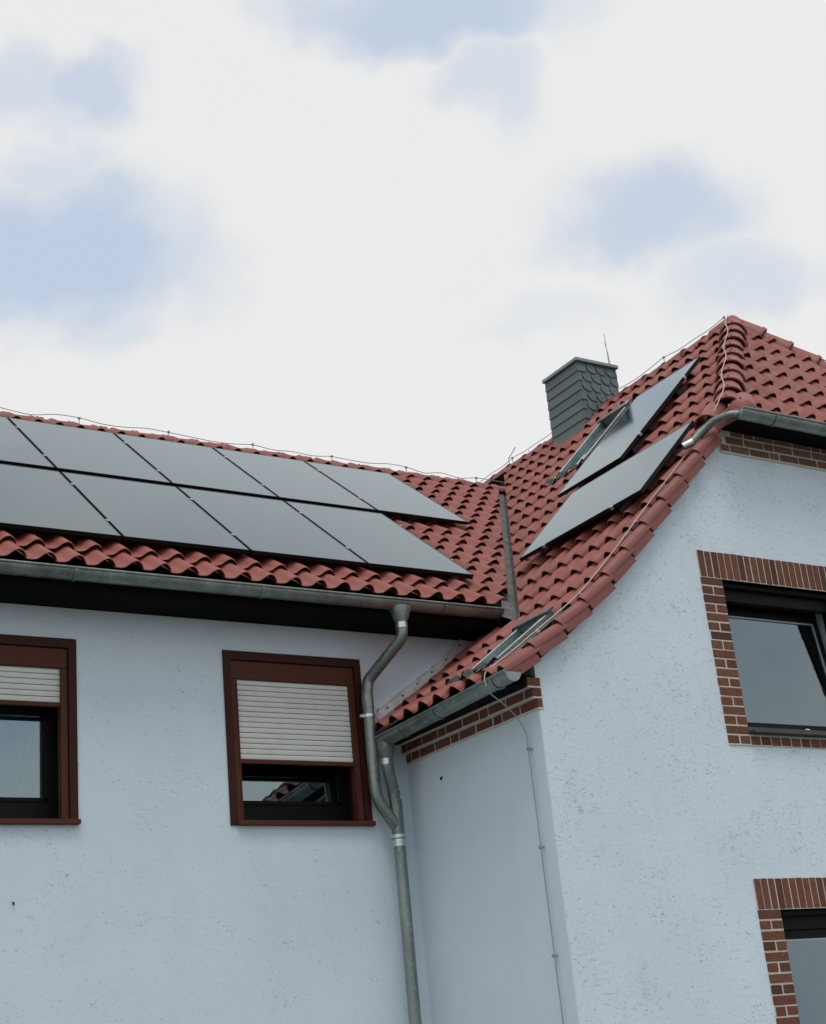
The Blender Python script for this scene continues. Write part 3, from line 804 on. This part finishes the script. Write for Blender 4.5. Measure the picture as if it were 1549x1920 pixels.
# ------------------------------------------------------------------ brickwork
def brick_obj(parent,x0,x1,y0,y1,z0,z1,mat,name='brick'):
    j=lambda:random.gauss(0,.0012)
    mb=MB(); mb.cbox(x0+j(),x1+j(),y0-abs(j()),y1,z0+j(),z1+j(),.003)
    return mb.obj(name,mat,parent)
CO=1/12; J=.014
def surround(zb,zt,label):
    """brick frame of a gable window: soldier course on top, toothless jambs, header sill"""
    yb=-D-.010; yf=-D-.0135
    mb=MB(); mb.box(XU+.003,OX0,yb,-D+.10,zb,zt+.247); mb.box(OX1,XE-.003,yb,-D+.10,zb,zt+.247); mb.box(OX0,OX1,yb,-D+.10,zt,zt+.247); mb.box(OX0,OX1,yb,-D+.10,zb,zb+.09)
    s=mb.obj('window_surround','mortar',gabled); s['label']=label
    n=round((XE-XU)/.0795); w=(XE-XU)/n
    for i in range(n): brick_obj(s,XU+i*w+.0055,XU+(i+1)*w-.0065,yf-.001,-D+.08,zt+.008,zt+.25,'brick')
    k=0; z=zt
    while z-CO>zb-.01:
        for (xa,xb) in ((XU,OX0),(OX1,XE)):
            if k%2==0: brick_obj(s,xa+.001,xb-.001,yf,-D+.095,z-CO+J,z-.001,'brick')
            else:
                mdl=(xa+xb)/2+random.uniform(-.006,.006); brick_obj(s,xa+.001,mdl-.0075,yf,-D+.095,z-CO+J,z-.001,'brick'); brick_obj(s,mdl+.0075,xb-.001,yf,-D+.095,z-CO+J,z-.001,'brick')
        z-=CO; k+=1
    x=OX0+.012
    while x<OX1-.05:
        brick_obj(s,x,min(x+.108,OX1-.004),yf,-D+.08,zb+.008,zb+.08,'brick'); x+=.12
    return s
surround(ZU,ZU+1.5,'red brick surround of the upper gable window'); surround(ZLW-1.5,ZLW,'red brick surround of the lower gable window')
# corbelled cornice below the wing eave
mb=MB(); mb.box(-.010,.04,-D-.006,-.001,2.640,2.727); mb.box(-.050,.04,-D-.006,-.001,2.727,2.81); mb.box(-.090,.04,-D-.006,-.001,2.81,2.893)
cor=mb.obj('brick_cornice','mortar',gabled)
for k,(xf,z0) in enumerate(((-.014,2.644),(-.054,2.7273),(-.094,2.8107))):
    y=-D-.010; i=0
    while y<-.03:
        L=.24 if (i+k)%3 else .24
        if (i+2*k)%3==2: L=.115
        ye=min(y+L,-.004); brick_obj(cor,xf,.03,y,ye,z0+.014,z0+CO,'brick'); y=ye+.015; i+=1
# band under the half-hip eave
mb=MB(); mb.box(2.47,2*WRX-2.47,-D-.018,-D+.1,5.190,5.42)
cor=mb.obj('brick_cornice','mortar',gabled)
for k in range(3):
    z0=5.193+k*CO; x=2.475+.075*k; i=0
    while x<2*WRX-2.5-.075*k:
        L=.24
        if i==0: L=(.10,.22,.16)[k]
        if (i+k)%4==3: L=.115
        brick_obj(cor,x,min(x+L,2*WRX-2.48),-D-.022,-D+.05,z0+.014,z0+CO-.001 if k<2 else 5.418,'brick_cornice'); x+=L+.015; i+=1

# ------------------------------------------------------------------ windows of the long house
def left_window(x0,x1,shut,label,lean=0):
    w=MB()
    w.box(x0,x0+.065,-.016,.0335,WB,WT); w.box(x1-.065,x1,-.016,.0335,WB,WT); w.box(x0+.065,x1-.065,-.016,.0335,WT-.075,WT)
    win=w.obj('window','dark_brown',house); win['label']=label
    lin=MB(); lin.box(x0+.031,x0+.068,.036,.338,WB+.021,WT-.031); lin.box(x1-.068,x1-.031,.036,.338,WB+.021,WT-.031); lin.box(x0+.068,x1-.068,.125,.338,WT-.08,WT-.031); lin.box(x0+.068,x1-.068,.10,.338,WB+.021,WB+.05)
    lin.obj('reveal_lining','dark_brown',win)
    zbx=WT-.24
    b=MB(); b.cbox(x0+.068,x1-.068,.006,.12,zbx,WT-.078,.004); b.obj('shutter_box','brown',win)
    for xa,xb in ((x0+.068,x0+.125),(x1-.125,x1-.068)):
        g=MB(); g.cbox(xa,xb,.004,.085,WB+.045,zbx-.001,.004); g.box(xb-.012 if xa<(x0+x1)/2 else xa,xb if xa<(x0+x1)/2 else xa+.012,-.002,.003,WB+.05,zbx-.002); g.obj('guide_rail','brown',win)
    pitch=.0458; n=int(round((zbx-shut)/pitch)); pitch=(zbx-shut)/n
    sm=MB(); K=5; prof=[]
    for k in range(K+1):
        t=k/K; prof.append((-.003*math.sin(math.pi*t)**.6,.0035+t*(pitch-.0055)))
    vs=[]; 
    for xx in (x0+.118,x1-.118): vs+=[Vector((xx,.030+a,z)) for a,z in prof]+[Vector((xx,.040,z)) for z in (prof[-1][1],prof[0][1])]
    k=len(prof)+2; sm.add(vs,[tuple(range(k)),tuple(range(k,2*k))[::-1]]+[(i,(i+1)%k,k+(i+1)%k,k+i) for i in range(k)])
    me=mesh_data('shutter_slat',sm.v,sm.f,MAT['slat'],True); me.set_sharp_from_angle(angle=R(35))
    for i in range(n): ob('shutter_slat',me,win,Matrix.Translation((0,random.gauss(0,.0006),shut+i*pitch)))
    bk=MB(); bk.box(x0+.118,x1-.118,.041,.046,shut,zbx); bk.obj('slat_backing','dark_brown',win)
    e=MB(); e.cbox(x0+.12,x1-.12,.018,.044,shut-.036,shut-.001,.004); e.obj('shutter_end_bar','brown',win)
    s=MB(); s.cbox(x0+.055,x1+.008,-.055,.10,WB-.002,WB+.036,.004); s.obj('sill','brown',win)
    f=MB(); fy0,fy1=.24,.30; a,b_,c,d_=x0+.07,x1-.07,WB+.052,WT-.09
    f.box(a,a+.10,fy0,fy1,c,d_); f.box(b_-.10,b_,fy0,fy1,c,d_); f.box(a+.10,b_-.10,fy0,fy1,c,c+.19); f.box(a+.10,b_-.10,fy0,fy1,d_-.1,d_)
    f.box(a+.085,a+.115,fy0-.012,fy0,c+.175,d_-.1); f.box(b_-.115,b_-.085,fy0-.012,fy0,c+.175,d_-.1); f.box(a+.085,b_-.085,fy0-.012,fy0,c+.172,c+.2)
    f.obj('sash_frame','anthracite',win)
    p=MB(); p.box(a+.095,b_-.095,-.004,.004,0,d_-.095-c-.185); p.obj('pane','glass',win,mw=Matrix.Translation((0,.262,c+.186))@Matrix.Rotation(-lean,4,'X'))
    return win,(a,b_,c,d_)
w2,r2=left_window(W2A,W2B,2.656,'brown window beside the downpipe, white roller shutter more than half down',R(4))
w1,r1=left_window(W1A,W1B,3.062,'brown window at the left edge, white roller shutter rolled mostly up')
# net curtain with drawn stems in the left window
a,b_,c,d_=r1
mb=MB(); K=60
for i in range(K+1):
    x=a+(b_-a)*i/K; y=.36+.012*math.sin(i*.9); mb.v+=[Vector((x,y,c)),Vector((x,y,d_))]
for i in range(K): mb.f.append((2*i,2*i+2,2*i+3,2*i+1))
cu=mb.obj('net_curtain','curtain',w1,True)
for sgn,x0_,ph in ((1,b_-.34,.2),(-1,b_-.25,1.4),(1,b_-.20,2.2),(-1,b_-.44,.9)):
    pts=[(x0_+sgn*.06*math.sin(ph+t*3.6)+.02*t,.343,c+.2+t*.52) for t in [i/14 for i in range(15)]]
    mb=MB(); mb.tube(pts,.0028,5); mb.obj('curtain_stem','thread',w1)
a,b_,c,d_=r2
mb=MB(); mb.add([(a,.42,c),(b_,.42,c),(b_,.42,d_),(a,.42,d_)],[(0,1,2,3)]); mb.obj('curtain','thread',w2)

# ------------------------------------------------------------------ windows of the gable
def gable_window(zb,zt,tilt,label):
    x0,x1=OX0+.002,OX1-.002; yo=-D+.12
    f=MB(); f.box(x0,x0+.07,yo,yo+.075,zb,zt-.002); f.box(x1-.07,x1,yo,yo+.075,zb,zt-.002); f.box(x0+.07,x1-.07,yo,yo+.075,zb,zb+.075); f.box(x0+.07,x1-.07,yo,yo+.075,zt-.15,zt-.002)
    win=f.obj('window','anthracite',gabled); win['label']=label
    b=MB(); b.box(x0+.002,x1-.002,-D+.055,yo-.002,zt-.035,zt-.004)
    for i in range(9): b.box(x0+.01,x1-.01,-D+.062+.011*i,-D+.067+.011*i,zt-.043,zt-.0352)
    b.obj('shutter_box','anthracite',win)
    # sash, hinged at its foot
    mw=Matrix.Translation((0,yo+.045,zb+.08))@Matrix.Rotation(-tilt,4,'X')
    H=zt-.155-(zb+.08); sx0,sx1=x0+.075,x1-.075
    s=MB(); s.box(sx0,sx0+.06,-.02,.03,0,H); s.box(sx1-.06,sx1,-.02,.03,0,H); s.box(sx0+.06,sx1-.06,-.02,.03,0,.055); s.box(sx0+.06,sx1-.06,-.02,.03,H-.07,H)
    s.obj('sash','anthracite' if tilt>0 else 'anthracite',win,mw=mw)
    p=MB(); p.box(sx0+.055,sx1-.055,-.012,-.008,.05,H-.06); p.obj('pane','glass',win,mw=mw)
    p=MB(); p.box(sx0+.055,sx1-.055,.012,.016,.05,H-.06); p.obj('pane','glass',win,mw=mw)
    e=MB(); z=.004
    e.box(sx0+.06,sx1-.062,-.0205,-.0125,H-.086,H-.071); e.box(sx1-.076,sx1-.062,-.0205,-.0125,.057,H-.087); e.obj('glazing_seal','edge',win,mw=mw)
    bl=MB(); bl.box(sx0+.01,sx1-.01,.045,.049,.0,H); bl.obj('blind','blind',win,mw=mw)
    m_=MB(); m_.box(x1-.012,x1,-D+.03,yo-.003,zb+.02,zt-.003); m_.box(x0,x0+.012,-D+.03,yo-.003,zb+.02,zt-.003); m_.obj('reveal_lining','anthracite',win)
    sl=MB(); sl.cbox(OX0+.004,OX1-.004,-D-.085,yo-.002,zb-.012,zb+.012,.003); sl.cbox(OX0+.03,OX1-.03,-D+.02,yo-.003,zb+.0125,zb+.06,.003); sl.obj('sill','sill',win)
    return win,(sx0,sx1,H,mw)
gwu,_=gable_window(ZU+.112,ZU+1.5,R(6.5),'dark framed gable window tilted open under the soldier course')
gwl,q=gable_window(ZLW-1.388,ZLW,R(0),'dark framed lower gable window with slanted green reflection')
sx0,sx1,H,mw=q
mb=MB(); mb.prism([(sx0+.02,.036,0),(sx1-.02,.036,0),(sx1-.02,.036,.2),(sx0+.45,.036,.56),(sx0+.02,.036,.84)],(0,1,0),.004)  # green sheet added behind the pane, standing in for a slanted reflection
mb.obj('painted_reflection','green_reflection',gwl,mw=mw)
mb=MB(); mb.prism([(sx0+.02,.030,.845),(sx0+.45,.030,.565),(sx1-.02,.030,.205),(sx1-.02,.030,.25),(sx0+.45,.030,.62),(sx0+.02,.030,.90)],(0,1,0),.003); mb.obj('reflection_edge','curtain',gwl,mw=mw)  # pale border along the top of that painted reflection
mb=MB(); mb.cbox(3.02,3.07,-D+.10,-D+.13,ZU+.17,ZU+.205,.008); mb.obj('sill_ornament','slat',gwu)

# ------------------------------------------------------------------ roof windows on the wing slope
def roof_window(cx0,cx1,y0,y1,za,zb_,label,openup,apron):
    """y0<y1; za, zb_ = surface heights at the lower and upper edge"""
    d=Vector((cx1-cx0,0,zb_-za)); L=d.length; d.normalize(); nn=Vector((-d.z,0,d.x)); W=y1-y0
    mw=frame(Vector((cx0,y1,za)),u2,d,nn)
    f=MB(); t=.05
    f.cbox(0,t,0,L,-.05,.075,.005); f.cbox(W-t,W,0,L,-.05,.075,.005); f.cbox(t,W-t,L-.06,L,-.05,.075,.005); f.cbox(t,W-t,0,.05,-.05,.055,.005)
    win=f.obj('roof_window','zinc',gabled,mw=mw); win['label']=label
    b=MB(); b.box(-.04,W+.04,-.03,L+.05,-.075,-.052); b.obj('flashing','lead',win,mw=mw)
    fs=MB()
    for xa,xb in ((-.10,-.003),(W+.003,W+.10)): fs.box(xa,xb,-.03,L+.06,.018,.024)
    fs.box(-.10,W+.10,L+.004,L+.14,.02,.028); fs.obj('side_flashing','lead',win,mw=mw)
    p=MB(); p.box(t+.002,W-t-.002,.052,L-.062,.02,.028); p.obj('pane','glass' ,win,mw=mw)
    k=MB(); k.box(t,W-t,.05,L-.06,-.045,-.04); k.obj('shaft','lead',win,mw=mw)
    h=MB(); h.cbox(-.012,W+.012,L-.075,L+.03,.076,.10,.005); h.obj('hood','lead' if openup else 'zinc',win,mw=mw)
    if apron:   # pleated lead apron over the eave tiles
        a=MB(); K=36
        for i in range(K+1):
            x=-.08+(W+.16)*i/K; z=.085+.020*math.sin(i*.55)+.004*math.sin(i*1.9)
            a.v+=[Vector((x,.002,.07)),Vector((x,-.03,z+.01)),Vector((x,-.12-.015*math.sin(i*.8),z))]
        for i in range(K): a.f+=[(3*i,3*i+3,3*i+4,3*i+1),(3*i+1,3*i+4,3*i+5,3*i+2)]
        a.obj('apron','dull_lead',win,True,mw=mw)
    return win
roof_window(UPSKY[0],UPSKY[1],UPSKY[2],UPSKY[3],zw(UPSKY[0]),zw(UPSKY[1]),'small grey roof window below the slate chimney',False,True)
roof_window(LOSKY[0]+.02,LOSKY[1],LOSKY[2],LOSKY[3],zw(LOSKY[0]+.02)+.01,zw(LOSKY[1])+.02,'narrow grey roof window just above the lower gutter',True,True)

# ------------------------------------------------------------------ chimney
CT=8.43
mb=MB(); mb.box(CHX0,CHX1,CHY0,CHY1,7.2,CT); ch=mb.obj('chimney','slate_back',gabled); ch['label']='slate clad chimney beside the wing ridge'
rowh=.134; nr=9
def roofz(x): return 2.933+1.025*x if x<WRX else 2.933+1.025*(2*WRX-x)
# long plates on the side that faces left
for i in range(nr):
    z1=CT-.004-i*rowh; z0=z1-rowh
    if z1<zw(CHX0)-.05: break
    mb=MB(); mb.add([(CHX0-.016,CHY0-.012,z0+.006),(CHX0-.016,CHY1+.01,z0+.006),(CHX0-.005,CHY1+.01,z1+.002),(CHX0-.005,CHY0-.012,z1+.002),
                     (CHX0-.002,CHY0-.012,z0+.006),(CHX0-.002,CHY1+.01,z0+.006),(CHX0-.001,CHY1+.01,z1+.002),(CHX0-.001,CHY0-.012,z1+.002)],
       [(0,3,2,1),(4,5,6,7),(0,1,5,4),(2,3,7,6),(0,4,7,3),(1,2,6,5)]); mb.obj('slate','slate',ch)
# curved-cut slates on the side that faces forward
nc=4; cw=(CHX1-CHX0+.02)/4.25
for i in range(nr):
    z1=CT-.004-i*rowh; z0=z1-rowh
    for j in range(-1,nc+1):
        xa=CHX0-.012+(j+(.0,.36,.72)[i%3]*0+.30*(i%2))*cw+ .02*i; xb=xa+cw-.009
        xa_=max(xa,CHX0-.014); xb_=min(xb,CHX1+.008)
        if xb_-xa_<.03: continue
        if z1<roofz(xb_)-.02: continue
        rc=min(.10,(xb_-xa_)*.8)
        poly=[(xb_,z1+.05),(xa_,z1+.05)]
        if xa_>CHX0: 
            for k in range(6):
                t=k/5*math.pi/2; poly.append((xa_+rc*(1-math.cos(t)),z0+.006+rc*.95*(1-math.sin(t))))
        else: poly.append((xa_,z0+.006))
        poly.append((xb_,z0+.006))
        f=[Vector((px_,CHY0-.0062-.012*(z1-pz_)/rowh,min(pz_,CT-.001))) for px_,pz_ in poly]
        mb=MB(); mb.prism(f[::-1],(0,1,0),.0045); mb.obj('slate','slate',ch)
mb=MB(); mb.cbox(CHX0-.04,CHX1+.035,CHY0-.04,CHY1+.03,CT+.002,CT+.05,.006); mb.obj('chimney_cap','cap_metal',ch)
mb=MB(); mb.box(CHX0-.03,CHX1+.02,CHY0-.05,CHY0-.03,zw(CHX0)-.02,zw(CHX0)-.01)
mb=MB(); 
mb.add([(CHX0-.12,CHY0-.10,zw(CHX0-.12)+.03),(WRX-.06,CHY0-.10,zw(WRX-.06)+.03),(WRX-.06,CHY0-.02,zw(WRX-.06)+.10),(CHX0-.02,CHY0-.02,zw(CHX0-.02)+.10)],[(0,1,2,3)])
mb.add([(CHX0-.16,CHY0-.10,zw(CHX0-.16)+.02),(CHX0-.16,CHY1+.1,zw(CHX0-.16)+.02),(CHX0-.018,CHY1+.1,zw(CHX0)+.06),(CHX0-.018,CHY0-.10,zw(CHX0)+.06)],[(0,1,2,3)])
mb.obj('chimney_flashing','verge',ch)

# ------------------------------------------------------------------ solar panels
names={('upper',0):'black solar panel at the right end of the upper row, nearest the valley',
 ('upper',1):'black solar panel in the upper row, second from its right end',
 ('upper',2):'black solar panel in the upper row, third from its right end',
 ('upper',3):'black solar panel in the upper row, fourth from its right end',
 ('upper',4):'black solar panel in the upper row, cut off by the left picture edge',
 ('lower',0):'black solar panel at the right end of the lower row above the gutter',
 ('lower',1):'black solar panel in the lower row, second from its right end',
 ('lower',2):'black solar panel in the lower row, third from its right end',
 ('lower',3):'black solar panel in the lower row, cut off by the left picture edge',
 ('wing',0):'pale reflecting solar panel lying crosswise nearest the gable edge',
 ('wing',1):'pale reflecting solar panel upright below the chimney'}
for (o,u,v,n,w,h,row,i) in panels:
    if (row,i) not in names: continue
    mw=frame(o,u,v,n)
    p=tag(link(bpy.data.objects.new('solar_panel',None),None,Matrix.Translation(o)),names[(row,i)],'solar panel','solar panels on the long roof' if row!='wing' else 'solar panels on the steep roof')
    f=MB(); t=.012; th=.036
    f.box(0,t,0,h,-th,0); f.box(w-t,w,0,h,-th,0); f.box(t,w-t,0,t,-th,0); f.box(t,w-t,h-t,h,-th,0); f.obj('frame','black',p,mw=mw)
    e=MB(); q=.0035
    e.box(t,w-t,t,t+q,-.002,.0006); e.box(t,w-t,h-t-q,h-t,-.002,.0006); e.box(t,t+q,t+q,h-t-q,-.002,.0006); e.box(w-t-q,w-t,t+q,h-t-q,-.002,.0006); e.obj('edge_trim','edge',p,mw=mw)
    g=MB(); g.box(t+.0005,w-t-.0005,t+.0005,h-t-.0005,-.008,-.001); g.obj('glass','solar',p,mw=mw)
    bs=MB(); bs.box(t+.001,w-t-.001,t+.001,h-t-.001,-.014,-.0085); bs.obj('backsheet','black',p,mw=mw)
    horiz=(.22,.78)
    for k in horiz:
        if row!='wing' or i==1:
            r_=MB(); r_.box(-.012 if row!='wing' else .08,w+.012 if row!='wing' else w-.08,k*h-.02,k*h+.02,-th-.042,-th-.001); r_.obj('mounting_rail','black',p,mw=mw)
            hk_=MB(); hk_.box(w*.86,w*.86+.03,k*h-.10,k*h+.02,-th-.10,-th-.043); hk_.obj('roof_hook','lead',p,mw=mw)
            c_=MB(); xe=w+.001; c_.cbox(xe,xe+.018,k*h-.02,k*h+.02,-.03,.006,.002); c_.box(xe-.008,xe,k*h-.02,k*h+.02,.0012,.006); c_.box(xe+.018,xe+.026,k*h-.02,k*h+.02,.0012,.006) if (row!='wing' and i>0) else None
            c_.obj('clamp','edge',p,mw=mw)
        else:
            r_=MB(); r_.box(k*w-.02,k*w+.02,.05,h-.05,-th-.042,-th-.001); r_.obj('mounting_rail','black',p,mw=mw)
            hk_=MB(); hk_.box(k*w-.015,k*w+.015,.06,.20,-th-.10,-th-.043); hk_.obj('roof_hook','lead',p,mw=mw)
            c_=MB(); c_.cbox(k*w-.02,k*w+.02,-.019,-.001,-.03,.006,.002); c_.obj('clamp','edge',p,mw=mw)

# ------------------------------------------------------------------ lightning protection
def wire(name,pts,r,mat,label,clips,sub=6):
    """catmull-rom wire through the points, a small clip under the points listed"""
    P=[Vector(p) for p in pts]; out=[]
    for i in range(len(P)-1):
        a=P[max(0,i-1)];b=P[i];c=P[i+1];d=P[min(len(P)-1,i+2)]
        for k in range(sub):
            t=k/sub; out.append(.5*((2*b)+(c-a)*t+(2*a-5*b+4*c-d)*t*t+(3*b-a-3*c+d)*t**3))
    out.append(P[-1])
    mb=MB(); mb.tube(out,r,6); o=mb.obj(name,mat,None,True); tag(o,label,'wire')
    for (c,dn) in clips:
        c=Vector(c); dn=Vector(dn); m_=MB(); m_.cbox(c.x-.014,c.x+.014,c.y-.014,c.y+.014,c.z-.012,c.z+.012,.003); m_.tube([c,c+dn],.005,6); m_.obj('wire_clip',mat,o)
    return o
zr_=RZ+.035
pts=[];cl=[]; x=-6.0; i=0
while x<4.3:
    on=i%4==0; z=zr_+(.095 if on else .07+random.uniform(-.015,.03)); pts.append((x,RY+random.uniform(-.02,.02),z))
    if on: cl.append(((x,RY,z),(0,0,-.10)))
    x+=.27; i+=1
pts+= [(4.45,RY+.05,zr_+.10),(4.75,RY+.12,WRZ+.09)]
wire('lightning_wire',pts,.0045,'wire','thin grey lightning wire along the ridge above the solar panels',cl)
pts=[];cl=[];y=HYA+.1;i=0
while y<5.5:
    on=i%4==0; z=WRZ+.075+(.07 if on else .04+random.uniform(-.01,.02)); pts.append((WRX-.02,y,z))
    if on: cl.append(((WRX-.02,y,z),(0,0,-.08)))
    y+=.27;i+=1
wire('lightning_wire',pts,.0045,'wire','thin grey lightning wire along the steep ridge behind the chimney',cl)
pts=[];cl=[]
d=(hp1-hp0)
for k in range(10):
    t=1-k/9*.97; p=hp0+d*t+hup*(  .142+.012)-hn*(.05+.02*math.sin(k*2.1)); pts.append(p)
    if k%3==1: cl.append((p,-hup*.03))
for x,y in ((2.33,-1.99),(2.1,-1.965),(1.85,-1.955),(1.6,-1.94),(1.35,-1.95),(1.1,-1.93),(.85,-1.945),(.6,-1.935),(.35,-1.93),(.12,-1.925),(-.1,-1.915),(-.29,-1.91)):
    z=zw(x)+.082+random.uniform(-.006,.01); pts.append((x,y,z))
for x in (1.35,.6,.12): cl.append(((x,-1.945,zw(x)+.075),(.02,0,-.05)))
pts+= [(-.40,-1.905,2.95),(-.432,-1.91,2.885),(-.425,-1.915,2.82)]
wire('lightning_wire',pts,.0055,'pale_wire','pale lightning wire running down the hip and verge to the lower gutter',cl)
pts=[(-.425,-1.915,2.82),(-.39,-1.90,2.775),(-.26,-1.88,2.70),(-.13,-1.855,2.61),(-.05,-1.84,2.50),(-.038,-1.835,2.42),(-.036,-1.84,1.9),(-.036,-1.842,1.4),(-.036,-1.846,.8),(-.036,-1.85,0),(-.036,-1.85,GROUND)]
wire('lightning_wire',pts,.0055,'wire','thin down conductor from the lower gutter down the side wall corner',[((-.036,-1.84,z),(.036,0,0)) for z in (2.36,1.6,.8,0,-.8)])
mb=MB()
o=MB(); o.tube([(5.24,2.35,7.9),(5.238,2.35,8.6),(5.23,2.35,9.16)],[.008,.007,.004],6); t=o.obj('lightning_rod','wire'); tag(t,'taller of the two thin rods standing behind the chimney','rod')
o=MB(); o.tube([(5.32,2.42,7.9),(5.325,2.42,8.6),(5.31,2.42,8.9),(5.275,2.42,9.09)],[.006,.006,.005,.003],6); t=o.obj('lightning_rod','wire'); tag(t,'shorter bent thin rod behind the chimney','rod')
o=MB(); o.tube([(4.75,4.15,7.85),(4.75,4.15,8.0),(4.78,4.0,8.12)],.006,6); t=o.obj('lightning_rod','wire'); tag(t,'short thin rod on the ridge left of the chimney','rod')

# ------------------------------------------------------------------ lift from eye level to ground level
for o in list(scene.objects):
    if o.parent is None and o.type in ('MESH','EMPTY'): o.location.z += EYE
